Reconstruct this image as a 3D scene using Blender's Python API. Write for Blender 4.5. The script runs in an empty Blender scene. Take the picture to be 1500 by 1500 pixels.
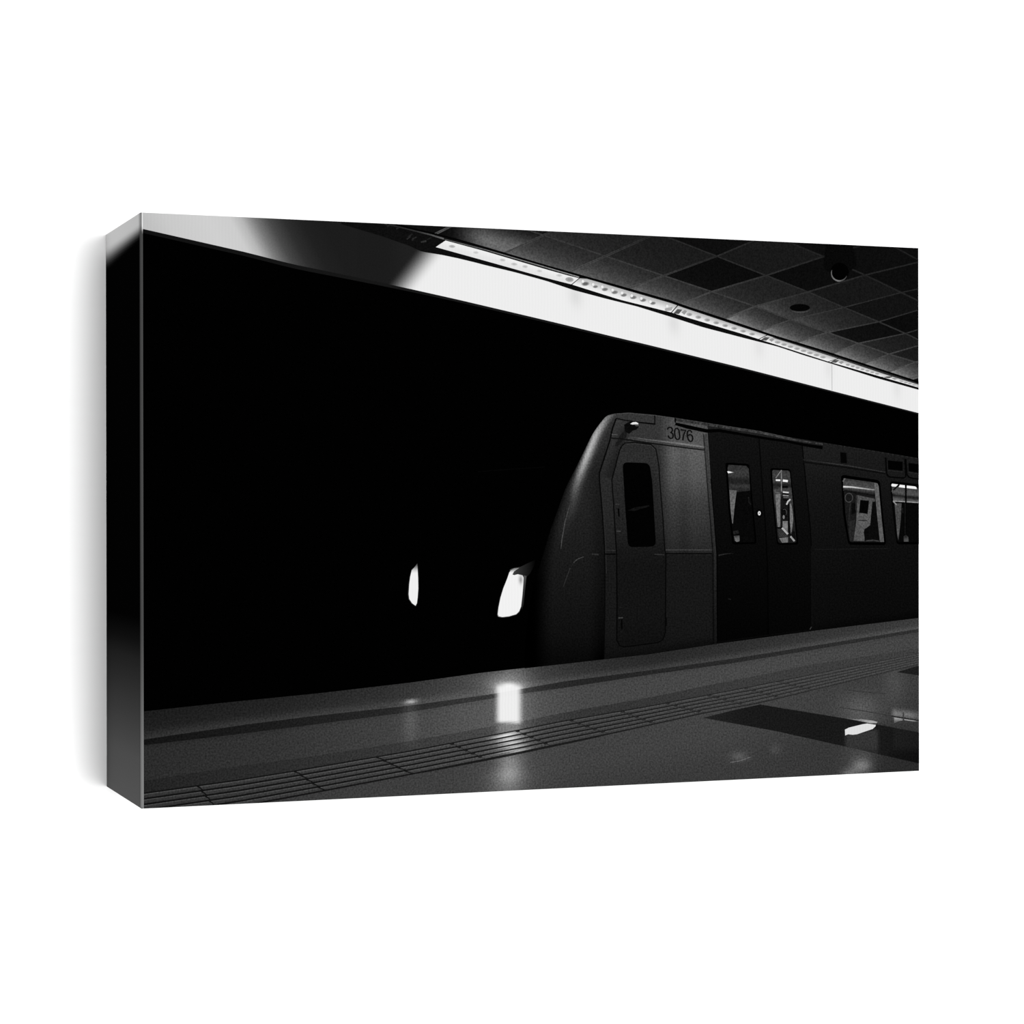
import bpy, math
from math import sin, cos, exp, sqrt, pi
from mathutils import Vector, Matrix

C = bpy.context.scene.collection
# ------------------------------------------------------------------ camera pose (solved from the six visible box corners)
F, YAW, PIT, ROL = 3257.78, 0.358836, -0.000669, -0.001517
CX, CY, CZ = -0.436367, -2.420052, 0.299516
H, W, D = 0.6, 0.8973, 0.19348          # canvas: 90 x 60 cm, 3:2
Z0 = 1.15                               # height of the canvas' lower edge above the floor
FOLD = 0.0024                           # how far the rounded fold reaches onto the face
fw = Vector((sin(YAW)*cos(PIT), cos(YAW)*cos(PIT), sin(PIT)))
r0 = Vector((cos(YAW), -sin(YAW), 0.0)); u0 = r0.cross(fw)
rt = r0*cos(ROL) + u0*sin(ROL); up = -r0*sin(ROL) + u0*cos(ROL)
eye = Vector((CX, CY, CZ))

def uv(x, y):
    """a point measured on the photograph -> metres along / up the printed face"""
    d = fw*F + rt*(x-750) + up*(750-y)
    t = (-D - eye.y)/d.y
    p = eye + d*t
    return p.x, p.z
def px(u, v):
    d = Vector((u, -D, v)) - eye
    z = d.dot(fw)
    return 750 + F*d.dot(rt)/z, 750 - F*d.dot(up)/z

QUAD = [px(FOLD, H), px(W, H), px(W, 0), px(FOLD, 0)]     # the printed face

# ------------------------------------------------------------------ small maths
def lin(v):
    v = max(0.0, min(255.0, v))/255.0
    return v/12.92 if v <= 0.04045 else ((v+0.055)/1.055)**2.4
def I(*pts):
    """piecewise linear curve through (x, y) points, extended at both ends"""
    def f(x):
        k = 0
        while k < len(pts)-2 and x > pts[k+1][0]: k += 1
        (a, b), (c, d) = pts[k], pts[k+1]
        return b + (d-b)*(x-a)/(c-a)
    return f
def IC(*pts):
    f = I(*pts)
    return lambda x: f(max(pts[0][0], min(pts[-1][0], x)))
def sm(t):
    t = max(0.0, min(1.0, t)); return t*t*(3-2*t)
def ga(t): return exp(-t*t)
def box(x, a, b, s): return sm((x-a)/s+.5)*sm((b-x)/s+.5)
def zc(ox, oy, s):
    return lambda *p: [(ox+a/s, oy+b/s) for a, b in p]
def rnd(pts, r, n=5):
    """round the corners of a polygon"""
    out = []
    N = len(pts)
    for i in range(N):
        p = Vector(pts[i]); a = Vector(pts[i-1]); b = Vector(pts[(i+1) % N])
        da = (a-p); db = (b-p)
        ra = min(r, da.length*.45); rb = min(r, db.length*.45)
        A = p+da.normalized()*ra; B = p+db.normalized()*rb
        for k in range(n+1):
            t = k/n
            q = A*(1-t)**2 + p*2*t*(1-t) + B*t*t
            out.append((q.x, q.y))
    return out
def smooth(P, n=4):
    out = []
    for i in range(len(P)-1):
        a, b, c, d = (Vector(P[max(i-1, 0)]), Vector(P[i]), Vector(P[i+1]), Vector(P[min(i+2, len(P)-1)]))
        for k in range(n):
            t = k/n
            q = .5*((2*b)+(c-a)*t+(2*a-5*b+4*c-d)*t*t+(3*b-a-3*c+d)*t**3)
            out.append((q.x, q.y))
    return out+[tuple(P[-1])]
def grow(pts, g):
    cx = sum(p[0] for p in pts)/len(pts); cy = sum(p[1] for p in pts)/len(pts)
    w = (max(p[0] for p in pts)-min(p[0] for p in pts))/2; h = (max(p[1] for p in pts)-min(p[1] for p in pts))/2
    return [(cx+(x-cx)*(w+g)/w, cy+(y-cy)*(h+g)/h) for x, y in pts]
def ell(cx, cy, a, b, n=22, rot=0.0):
    return [(cx+a*cos(t)*cos(rot)-b*sin(t)*sin(rot), cy+a*cos(t)*sin(rot)+b*sin(t)*cos(rot)) for t in [2*pi*k/n for k in range(n)]]
def clip(poly, n, c):
    """keep the side n.p <= c"""
    out = []
    for i in range(len(poly)):
        a = poly[i-1]; b = poly[i]
        da = n[0]*a[0]+n[1]*a[1]-c; db = n[0]*b[0]+n[1]*b[1]-c
        if (da <= 0) != (db <= 0):
            t = da/(da-db)
            out.append((a[0]+(b[0]-a[0])*t, a[1]+(b[1]-a[1])*t))
        if db <= 0: out.append(b)
    return out
def area(p):
    return .5*sum(p[i-1][0]*p[i][1]-p[i][0]*p[i-1][1] for i in range(len(p)))
def clip_quad(poly):
    for i in range(4):
        a, b = QUAD[i], QUAD[(i+1) % 4]
        n = (b[1]-a[1], -(b[0]-a[0]))
        poly = clip(poly, n, n[0]*a[0]+n[1]*a[1])
        if len(poly) < 3: return []
    return poly

# ------------------------------------------------------------------ materials
E_FRONT = 1.585
def ink(name, grain=0.0, size=0.0016, weave=0.02, attr='tone'):
    """printed ink on matte canvas: the tone of the picture, film grain and a fine weave"""
    m = bpy.data.materials.new(name); m.use_nodes = True
    nt = m.node_tree; N = nt.nodes; L = nt.links
    b = N['Principled BSDF']
    b.inputs['Roughness'].default_value = 0.95
    b.inputs['Specular IOR Level'].default_value = 0.0
    a = N.new('ShaderNodeAttribute'); a.attribute_name = attr
    co = N.new('ShaderNodeTexCoord')
    no = N.new('ShaderNodeTexNoise'); no.inputs['Scale'].default_value = 1/size
    no.inputs['Detail'].default_value = 1.0
    L.new(co.outputs['Object'], no.inputs['Vector'])
    mr = N.new('ShaderNodeMapRange'); mr.clamp = False
    mr.inputs['From Min'].default_value = 0.25; mr.inputs['From Max'].default_value = 0.75
    mr.inputs['To Min'].default_value = 1-grain; mr.inputs['To Max'].default_value = 1+grain
    L.new(no.outputs['Fac'], mr.inputs['Value'])
    wv = N.new('ShaderNodeTexWave'); wv.bands_direction = 'X'; wv.inputs['Scale'].default_value = 90
    wv.inputs['Distortion'].default_value = 2.0
    L.new(co.outputs['Object'], wv.inputs['Vector'])
    m2 = N.new('ShaderNodeMapRange')
    m2.inputs['To Min'].default_value = 1-weave; m2.inputs['To Max'].default_value = 1+weave
    L.new(wv.outputs['Fac'], m2.inputs['Value'])
    mu = N.new('ShaderNodeMath'); mu.operation = 'MULTIPLY'
    sep = N.new('ShaderNodeSeparateColor'); L.new(a.outputs['Color'], sep.inputs[0])
    sat = N.new('ShaderNodeMath'); sat.operation = 'MULTIPLY'; sat.use_clamp = True; sat.inputs[1].default_value = 2.6
    L.new(sep.outputs[0], sat.inputs[0])
    mx = N.new('ShaderNodeMix'); mx.data_type = 'FLOAT'; mx.inputs[3].default_value = 1.0
    L.new(sat.outputs[0], mx.inputs[0]); L.new(mr.outputs['Result'], mx.inputs[2])
    L.new(mx.outputs[0], mu.inputs[0]); L.new(m2.outputs['Result'], mu.inputs[1])
    vm = N.new('ShaderNodeVectorMath'); vm.operation = 'SCALE'
    L.new(a.outputs['Color'], vm.inputs[0]); L.new(mu.outputs[0], vm.inputs['Scale'])
    L.new(vm.outputs[0], b.inputs['Base Color'])
    return m
INK_WHITE = ink('printed_white_ink', 0.02, 0.002, 0.012)
INK_BAND = ink('printed_fascia_ink', 0.10, 0.0016, 0.012)
INK_DARK = ink('printed_dark_ink', 0.46, 0.0019)
INK_CEIL = ink('printed_ceiling_ink', 0.36, 0.0018)
INK_FLOOR = ink('printed_floor_ink', 0.46, 0.0019)
INK_SIDE = ink('printed_side_ink', 0.02, 0.003, 0.0)

# ------------------------------------------------------------------ the printed pieces
STEP = 0.0001
class Print:
    """one printed region of the canvas face, gathered into ONE mesh"""
    def __init__(s, level): s.v = []; s.f = []; s.c = []; s.l = level; s.n = 0; s.gain = 1.0
    def _face(s, poly, fn, z):
        base = len(s.v)
        for p in poly:
            u, v = uv(*p)
            s.v.append((u, -D-STEP*(s.l+z), v))
            q = fn(*p)
            if q < 170: q *= s.gain
            t = lin(q)/E_FRONT
            s.c.append((t, t, t, 1.0))
        s.f.append(tuple(range(base, len(s.v))))
    def fill(s, poly, fn, z=0, cell=4.0):
        if not callable(fn):
            val = fn; fn = lambda x, y: val
            cell = 60
        if z: s.n += 1; z += .012*s.n
        poly = clip_quad(poly if True else poly)
        if len(poly) < 3: return s
        x0 = min(p[0] for p in poly); x1 = max(p[0] for p in poly)
        nx = max(1, math.ceil((x1-x0)/cell)); dx = (x1-x0)/nx
        for i in range(nx):
            a = x0+i*dx
            col = clip(clip(poly, (-1, 0), -a), (1, 0), a+dx)
            if len(col) < 3: continue
            y0 = min(p[1] for p in col); y1 = max(p[1] for p in col)
            ny = max(1, math.ceil((y1-y0)/cell)); dy = (y1-y0)/ny
            for j in range(ny):
                b = y0+j*dy
                q = clip(clip(col, (0, -1), -b), (0, 1), b+dy)
                r = []
                for p in q:
                    if not r or abs(p[0]-r[-1][0])+abs(p[1]-r[-1][1]) > 1e-6: r.append(p)
                if len(r) > 2 and abs(r[0][0]-r[-1][0])+abs(r[0][1]-r[-1][1]) < 1e-6: r.pop()
                if len(r) > 2 and abs(area(r)) > 1e-4:
                    if area(r) < 0: r.reverse()
                    s._face(list(reversed(r)), fn, z)
        return s
    def line(s, pts, w, fn, z=1, closed=False):
        """an inked line of width w (or widths) through the points"""
        if not callable(fn):
            val = fn; fn = lambda x, y: val
        s.n += 1; z += .012*s.n
        ws = w if isinstance(w, (list, tuple)) else [w]*len(pts)
        P = [Vector(p) for p in pts]; n = len(P)
        L = []; R = []
        for i in range(n):
            a = P[i-1] if (i > 0 or closed) else P[i]
            b = P[(i+1) % n] if (i < n-1 or closed) else P[i]
            d = (b-a)
            d.normalize()
            nn = Vector((-d.y, d.x))*ws[i]/2
            L.append(P[i]+nn); R.append(P[i]-nn)
        for i in range(n if closed else n-1):
            j = (i+1) % n
            m = max(1, int((P[j]-P[i]).length/6))
            for k in range(m):
                a, b = k/m, (k+1)/m
                q = [tuple(L[i].lerp(L[j], a)), tuple(L[i].lerp(L[j], b)), tuple(R[i].lerp(R[j], b)), tuple(R[i].lerp(R[j], a))]
                q = clip_quad(q)
                if len(q) > 2 and abs(area(q)) > 1e-4:
                    if area(q) < 0: q.reverse()
                    s._face(list(reversed(q)), fn, z)
        return s
    def build(s, name, mat, parent, label=None):
        return mesh(name, s.v, s.f, s.c, mat, parent, label)

def mesh(name, v, f, c, mat, parent=None, label=None):
    me = bpy.data.meshes.new(name)
    me.from_pydata(v, [], f)
    if c:
        a = me.color_attributes.new('tone', 'FLOAT_COLOR', 'POINT')
        a.data.foreach_set('color', [k for q in c for k in q])
    me.materials.append(mat)
    me.update()
    o = bpy.data.objects.new(name, me); C.objects.link(o)
    if parent: o.parent = parent
    if label: o['label'] = label
    return o

root = bpy.data.objects.new('canvas_print', None); C.objects.link(root)
root.empty_display_size = 0.1
root.location = (0, 0, Z0)
root['label'] = 'black and white canvas print of a metro train at a dark platform on white wall'
root['category'] = 'canvas print'

# ---- curves measured on the picture
eA = I((210.7, 1042), (333, 1028.8), (466.7, 1015.5), (600, 1000), (706.7, 985.3), (826.7, 972), (950, 957.9), (1048.7, 942.7), (1123, 932), (1198, 922.7), (1344.7, 904.8))
eB = I((210.7, 1083.2), (360, 1061.3), (466.7, 1048), (600, 1033.5), (720, 1016.8), (826.7, 998), (950, 982), (1070, 965.3), (1216.7, 941.9), (1344.7, 921.3))
eC = I((210.7, 1091.5), (333, 1077.3), (429, 1065.3), (600, 1043), (773, 1014.7), (826.7, 1007.5), (950, 988.5), (1070, 972), (1216.7, 947.6), (1344.7, 925.9))
eD = I((210.7, 1144), (346.7, 1122.7), (466.7, 1106.7), (600, 1085.5), (773, 1054.7), (853, 1038.7), (950, 1022), (1043, 1002.7), (1190, 973.3), (1344.7, 949.9))
eE = I((210.7, 1161.9), (346.7, 1143), (432, 1129.3), (600, 1100.3), (746.7, 1072), (826.7, 1056), (950, 1034.7), (1110, 1004), (1344.7, 957.3))
eF = I((210.7, 1203), (346.7, 1182), (472, 1158.7), (600, 1134.3), (712, 1112), (893, 1074.7), (1032.7, 1044), (1110, 1030), (1344.7, 973.3))
band_low = I((208, 335.5), (360, 370), (426.7, 387), (540, 410.5), (600, 423.5), (670.7, 439.3), (806.7, 471.3), (900, 494), (940, 503.3), (1092, 540.4), (1222.5, 574), (1345.5, 605.5))
line_black = I((575, 327.5), (610, 336.5), (630, 341), (670, 351.2), (710, 362.4), (800, 389.3), (850, 403.5), (917, 422.2), (984, 441.5), (1000, 447.5), (1090, 477), (1130, 491), (1202.7, 513), (1280.6, 538.5), (1344.8, 559.5))
strip_top = I((652.4, 352.4), (710, 368), (800, 394.7), (846, 407.5), (860, 408.5), (917, 425.2), (984, 444.5), (1000, 450.5), (1090, 480.3), (1128, 492.5), (1147, 499.3), (1225, 524.6), (1298, 548.9), (1344.8, 563.4))
strip_low = I((638, 362), (710, 382), (800, 407.3), (837, 416.7), (906.7, 438.7), (984, 458), (1000, 463.3), (1090, 490), (1133, 503.8), (1211, 529), (1289, 551.5), (1344.8, 567.6))
band_top = I((500, 328), (560, 346), (600, 360), (618, 368.6), (646, 373), (670, 378), (694, 383.8), (710, 388), (753, 398.3), (800, 411.3), (840, 424.7), (885, 436.7), (933, 448.7), (986.7, 465.3), (1029, 479), (1090, 495), (1138.5, 507.3), (1176.7, 520), (1220, 533.3), (1284, 553.6), (1344.8, 570.6))
def span(f, x0, x1, n=40): return [(x0+(x1-x0)*k/n, f(x0+(x1-x0)*k/n)) for k in range(n+1)]
def between(f, g, x0, x1, n=60): return span(f, x0, x1, n)+span(g, x0, x1, n)[::-1]

# ================================================================== canvas box with the mirrored edge wrap
def side_tone(s, t):
    """s 0 top .. 1 bottom, t 0 wall .. 1 front fold"""
    a = 0.068-0.022*t; b = 0.022-0.004*t
    light = 184-12*t
    k = sm((s-b)/(a-b))
    low = IC((.68, 2), (.72, 14), (.75, 28), (.824, 47), (.92, 70), (1, 77))(s)
    return light*(1-k)+low*k
E_SIDE = 0.98
def grid_mesh(nu, nv, pos, tone, e):
    v = []; f = []; c = []
    for j in range(nv+1):
        for i in range(nu+1):
            v.append(pos(i/nu, j/nv)); q = lin(tone(i/nu, j/nv))/e; c.append((q, q, q, 1))
    for j in range(nv):
        for i in range(nu):
            a = j*(nu+1)+i; f.append((a, a+1, a+nu+2, a+nu+1))
    return v, f, c
def join(*ms):
    V = []; Fc = []; Cc = []
    for v, f, c in ms:
        b = len(V); V += v; Cc += c; Fc += [tuple(k+b for k in q) for q in f]
    return V, Fc, Cc
FS = 0.0105                     # the fold's reach onto the side
left = grid_mesh(12, 220, lambda i, j: (0, -(D-FS)*i, H*(1-j)), lambda i, j: side_tone(j, i), E_SIDE)
rtone = IC((0, 12), (.255, 20), (.262, 235), (.31, 235), (.32, 3), (.40, 3), (.41, 20), (.70, 9), (.71, 45), (1, 40))
right = grid_mesh(1, 120, lambda i, j: (W, -D*(1-i), H*(1-j)), lambda i, j: rtone(j), 1.4)
ttone = IC((0, 200), (.13, 200), (.2, 40), (.37, 18), (.5, 45), (1, 14))
top = grid_mesh(60, 1, lambda i, j: (W*i, -D*j, H), lambda i, j: ttone(i), 1.2)
btone = IC((0, 70), (.3, 55), (.47, 85), (.6, 55), (1, 35))
bot = grid_mesh(60, 1, lambda i, j: (W*i, -D*(1-j), 0), lambda i, j: btone(i), 1.2)
back = grid_mesh(1, 1, lambda i, j: (W*(1-i), 0, H*(1-j)), lambda i, j: 150, 1.4)
face = grid_mesh(1, 1, lambda i, j: (FOLD+(W-FOLD)*i, -D, H*(1-j)), lambda i, j: 1, E_FRONT)
v, f, c = join(left, right, top, bot, back, face)
mesh('stretched_canvas', v, f, c, INK_SIDE, root, 'left edge of the canvas in the mirror-wrapped picture, pale grey at the top, black, then grey below')
# rounded fold where the canvas turns from the side onto the face
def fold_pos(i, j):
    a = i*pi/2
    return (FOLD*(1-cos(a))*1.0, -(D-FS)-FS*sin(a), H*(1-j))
fold_hi = IC((0, 222), (.026, 222), (.035, 66), (.70, 70), (.80, 92), (.90, 118), (1, 130))  # pale crease and edge highlight along the fold, painted into its colour
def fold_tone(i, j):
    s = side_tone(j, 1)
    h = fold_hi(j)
    if j < .032 : return s*(1-.25*sm((i-.1)/.4)) if i < .8 else h  # shade beside the fold painted in near the top
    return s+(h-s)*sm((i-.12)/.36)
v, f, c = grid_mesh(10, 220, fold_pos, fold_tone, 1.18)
fo = mesh('canvas_fold', v, f, c, INK_SIDE, root, 'pale crease with a painted edge highlight where the canvas folds round its front left edge')
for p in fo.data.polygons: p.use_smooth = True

# ================================================================== printed tunnel
tun = Print(1)
tun.fill(between(band_low, eA, 205, 1350), 1)
tun.line([(700, 691), (739, 688), (798, 684)], 1.2, 5)
tun.build('printed_tunnel', INK_DARK, root, 'pitch black tunnel mouth of the printed picture')

# ================================================================== printed fascia (the white band along the tunnel)
def fascia_tone(x, y):
    ytop = 311+(x-206)*.0465
    # left lit stretch
    q = x-0.55*(y-ytop)
    left = IC((206, 190), (240, 200), (300, 206), (335, 203), (352, 180), (372, 118), (392, 72), (415, 45), (440, 32), (470, 28))(q)
    xc = 592+(410-y)*0.80
    t = (x-xc)/62.0
    right = 236*sm(t+.5)
    v = left*(1-sm((x-520)/60)) if x < 580 else 0
    v = max(v, 27+4*sm((x-560)/40), right)
    v = min(v, 236)
    for jx, jw, d in ((843, 10, 16), (987, 9, 14), (1112, 8, 9), (1214, 6, 9), (1314, 6, 9)):
        k = ga((x-jx)/jw)*ga((y-band_top(x)-8)/16)
        v -= d*k
    return v
fa = Print(2)
pb = [(200, 300), (500, 310)]+span(band_top, 500, 1350, 90)+span(band_low, 205, 1350, 60)[::-1]
fa.fill(pb, fascia_tone, 0, 3.4)
low2 = lambda x: band_low(x)+IC((208, 5.5), (450, 5.5), (640, 3.2), (1345, 1.6))(x)
fa.fill(between(lambda x: band_low(x)-.4, low2, 205, 1350), lambda x, y: IC((208, 17), (420, 20), (640, 24), (900, 22), (1345, 26))(x), 1, 8)
fa.line([(1218.5, 534), (1218.7, 573)], 0.9, 200)
fa.build('printed_fascia', INK_BAND, root, 'bright white band running above the tunnel mouth')

# ================================================================== printed ceiling
ce = Print(2)
A = [(700, 312), (796, 344.7), (886.7, 375.3), (972, 403.9), (1042.5, 427.3), (1106, 448.8), (1158, 468.5), (1212, 487), (1257, 503), (1302, 518.8), (1341, 530.5), (1380, 543)]
S = [(636, 343.5), (738.7, 371), (833, 398.7), (918, 423.5), (994.5, 446), (1059, 468), (1110, 485.5), (1161, 502.5), (1215, 519.5), (1260, 534), (1299, 545), (1329, 555)]
B = [(770, 270), (865, 308), (962, 341.5), (1050, 375.4), (1122, 403.6), (1183.5, 427.6), (1236, 450.4), (1287, 471.4), (1326, 488.5), (1356, 503), (1385, 515), (1420, 528)]
Cn = [(840, 230), (925, 272), (1030, 310), (1127, 343), (1206, 376), (1267, 403), (1320, 428.5), (1362, 449), (1400, 466), (1430, 480), (1450, 495), (1480, 510)]
Dn = [(930, 200), (1010, 240), (1110, 270), (1210, 310), (1290, 351), (1349, 383), (1402, 411), (1440, 430), (1480, 450), (1500, 460), (1520, 480), (1540, 490)]
base = {('AB', 1): 30, ('AB', 2): 26, ('AB', 3): 11, ('AB', 4): 30, ('AB', 5): 30, ('AB', 6): 28, ('AB', 7): 13, ('AB', 8): 24, ('AB', 9): 20,
        ('BC', 2): 14, ('BC', 3): 24, ('BC', 4): 12, ('BC', 5): 22, ('BC', 6): 18, ('BC', 7): 11, ('BC', 8): 14}
def tile(p, b, g, drop, ref):
    x0 = min(q[0] for q in p); x1 = max(q[0] for q in p)
    def fn(x, y):
        s = (x-x0)/(x1-x0)
        return b+g*(1-drop*s)*exp(-max(0, ref(x)-y)/26.0)
    return fn
rowA = I(*A)
rowB = I(*B)
ceil_clip = [(x, y-.3) for x, y in span(line_black, 560, 1352, 50)]
def put(poly, fn, cell=4.0):
    # keep what lies above the fascia's black outline: clip tile by a fan of the outline's segments
    p = poly
    for k in range(0, 50):
        a, b = ceil_clip[k], ceil_clip[k+1]
        q = clip(clip(p, (-1, 0), -a[0]), (1, 0), b[0])
        if len(q) < 3: continue
        n = (-(b[1]-a[1]), b[0]-a[0])
        q = clip(q, n, n[0]*a[0]+n[1]*a[1])
        if len(q) > 2 and abs(area(q)) > .01: ce.fill(q, fn, 0, cell)
ce.fill(span(line_black, 600, 1350, 40)+[(1350, 300), (600, 300)], lambda x, y: 13, -.6, 30)
put([(560, 300), (720, 300), (700, 312), (640, 343), (600, 345), (560, 330)], lambda x, y: 15)
for i in range(11):
    lo = [(S[i][0]-14, S[i][1]+8), A[i], A[i+1], (S[i+1][0]-14, S[i+1][1]+8)]
    sx0, sx1 = S[i][0], A[i+1][0]
    def fs(x, y, sx0=sx0, sx1=sx1, i=i):
        s = max(0, (x-sx0)/(sx1-sx0)); d = max(0, line_black(x)-y)
        if i == 0: return 14+90*exp(-((d-8)/24.0)**2)*sm((x-655)/60)
        if i < 5: return 26+74*exp(-d/(30.0-1.2*i))*(1-.40*s)
        return 28+124*exp(-d/20.0)*(1-.62*s)
    put(lo, fs, 3.5)
    for key, P, Q in (('AB', A, B), ('BC', B, Cn), ('CD', Cn, Dn)):
        b = base.get((key, i), 13 if key == 'CD' else 16)
        pl = [P[i], Q[i], Q[i+1], P[i+1]]
        g = 0
        if key == 'AB': g = {4: 16, 5: 46, 6: 46, 2: 12, 1: 16, 8: 16, 3: 5, 7: 5}.get(i, 10)
        put(pl, tile(pl, b, g, .8, rowA))
def ltone(x, y):
    d = max(0, line_black(x)-y)
    return 29+58*exp(-d/58.0)
for i in range(12):
    wd = 3.4 if i < 3 else 2.6 if i < 6 else 1.9
    pts = [S[i], A[i], B[i], Cn[i], Dn[i]]
    ce.line(pts, [wd, wd, wd*.9, wd*.85, wd*.8], ltone, 1)
    if i < 4: ce.line(pts[:3], .8, lambda x, y: ltone(x, y)*.72, 2)
for R, wd in ((A, 2.2), (B, 2.1), (Cn, 2.4), (Dn, 2.2)):
    ce.line(R, wd, lambda x, y: ltone(x, y)*.92, 1)
# outline along the fixtures, rail and dark trough
ce.fill(between(lambda x: line_black(x)+.9, lambda x: min(band_top(x)+.2, 9999), 500, 1352, 110), 14, 2)
ce.line(span(line_black, 500, 1350, 60), [2.0]*61, 3, 3)
ce.line([(545, 326), (577, 330.8), (610, 339), (632, 344.4), (650, 350)], [1, 1.6, 1.8, 2.2, 2.4], lambda x, y: IC((560, 30), (610, 50), (648, 95))(x), 3)
ce.line([(651, 350.6), (710, 365.6), (800, 391.8), (848, 406)], [1.3, 1.3, 1.5, 1.6], lambda x, y: IC((650, 85), (720, 110), (850, 140))(x), 3)
ce.line(span(lambda x: line_black(x)+3, 1132, 1350, 20), 0.8, 70, 3)
zt = zc(590, 320, 12.5)
for pts, w, t in ((((70, 385), (135, 330)), 1.8, 42), (((330, 435), (430, 415)), 2.6, 44), (((160, 400), (200, 385)), 2.2, 34), (((440, 390), (520, 350)), 1.5, 30)):
    ce.line(zt(*pts), w, t, 3)
zt = zc(540, 310, 3.75)
for pts, w, t in ((((100, 82), (112, 78)), 2.4, 30), (((150, 95), (165, 88)), 2.4, 32), (((215, 140), (240, 122)), 2, 32), (((240, 150), (262, 140)), 2, 36)):
    ce.line(zt(*pts), w, t, 3)
ceiling = ce.build('printed_ceiling', INK_CEIL, root, 'tiled station ceiling of the printed picture, lit beside the light strip')

# the row of light fixtures
joints = [(652.4, 638), (849, 838), (993, 984), (1124, 1112), (1228, 1214), (1307, 1292), (1352, 1352)]
def strip_poly(t0, l0, t1, l1):
    return span(strip_top, t0, t1, 14)+span(strip_low, l0, l1, 14)[::-1]
zC = zc(800, 380, 7.5); zE = zc(1090, 470, 5.77)
for k in range(6):
    g = Print(5)
    t0, l0 = joints[k]; t1, l1 = joints[k+1]
    gap = 1.4 if k < 5 else 0
    def ft(x, y, k=k):
        m = (y-strip_top(x))/max(1, strip_low(x)-strip_top(x))
        if k == 0: return 236-8*sm((m-.2)*2)
        return IC((0, 176), (.35, 205), (.7, 232), (1, 238))(m)
    g.fill(strip_poly(t0, l0, t1-gap, l1-gap), ft, 0, 3)
    if k == 0:
        for x, y, a, b, t in ((662, 361, 4.6, 2.0, 190), (697, 370, 4, 1.8, 214), (736, 381, 4.2, 1.9, 208), (753, 387, 4.5, 2, 206), (769, 390.5, 4, 2, 208), (790, 397, 4, 1.8, 216), (819, 403.5, 4.2, 1.9, 214), (834, 409.5, 6.0, 3.4, 168)):
            g.fill(ell(x, y, a, b, 14, .1), t, 1)
            g.fill(ell(x, y, a*.55, b*.55, 10, .1), t-16, 2)
    elif k == 1:
        for x, y, s in ((430, 268, 1.25), (540, 300, .8), (645, 330, 1), (752, 362, 1.05), (852, 392, 1), (957, 418, 1.05), (1064, 448, 1), (1172, 482, .9)):
            q = zC((x, y))[0]
            g.fill(ell(q[0], q[1], 4.6*s, 2.5*s, 14, -.1), 158, 1)
            g.fill(ell(q[0], q[1], 3.0*s, 1.6*s, 12, -.1), 100 if x < 500 else 118, 2)
        for x, y in ((400, 242), (512, 276), (612, 303), (727, 338), (830, 370), (937, 400), (1042, 430), (1142, 466), (1325, 515)):
            q = zC((x, y))[0]; g.fill(ell(q[0], q[1], 2.1, 2.3, 10), 236, 3)
        g.fill(zC((1300, 540), (1390, 520), (1375, 560), (1310, 570)), 170, 1)
    else:
        n = (0, 0, 8, 8, 7, 5)[k]
        x0 = joints[k][0]+10; x1 = joints[k+1][1]-4
        for j in range(n):
            x = x0+(x1-x0)*(j+.5)/n
            y = strip_top(x)*.45+strip_low(x)*.55
            h = (strip_low(x)-strip_top(x))
            g.fill(ell(x, y, 4.2 if k < 4 else 3, h*.2, 12, .05), 176, 1)
            g.fill(ell(x+.6, y+.2, 2.2, h*.12, 10, .05), 150 if k == 2 else 160, 2)
    if k:
        # dark end cap beside the joint
        xx = joints[k][1]+9 if k > 1 else joints[k][1]+2
        if k > 1:
            y = strip_low(xx)
            h = strip_low(xx)-strip_top(xx)
            g.fill([(xx-7, y-1.6), (xx-1, y-h*.62), (xx+6, y-h*.55), (xx+1, y-1.0)], 82, 3)
            g.fill([(xx+5, y-h*.35+1.0), (xx+10, y-h*.7+2.5), (xx+13, y-h*.6+3), (xx+9, y-h*.15+2)], 150, 3)
    o = g.build('light_fixture', INK_WHITE, ceiling, 'glowing white louvred light fixture')
# smoke detector / speaker disc
g = Print(5)
g.fill(ell(1171.8, 452.4, 15.5, 6.2, 30), lambda x, y: 30+34*sm((y-451)/6), 0, 3)
g.fill(ell(1171.3, 450.8, 14.6, 5.4, 30), 5, 1)
g.build('ceiling_downlight', INK_DARK, ceiling, 'dark round opening in the tiled ceiling')
g = Print(5)
zf = zc(1180, 350, 8.82)
g.fill(zf((270, 50), (600, 50), (620, 150), (640, 230), (658, 335), (600, 395), (560, 430), (310, 430), (232, 372), (245, 200)), 8)
g.fill(ell(1229.5, 398.5, 13.2, 13.5, 30), 2, 1)
arc = [(1229.0+11.6*cos(t), 400+11.6*sin(t)) for t in [pi*1.12-k*(pi*1.12-.35)/16 for k in range(17)]]
g.line(arc, [.6]+[1.0+1.2*sin(pi*k/16) for k in range(1, 16)]+[.5], lambda x, y: IC((1217, 95), (1226, 120), (1242, 50))(x), 2)
g.build('security_camera', INK_DARK, ceiling, 'black dome camera hanging from the ceiling')

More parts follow.
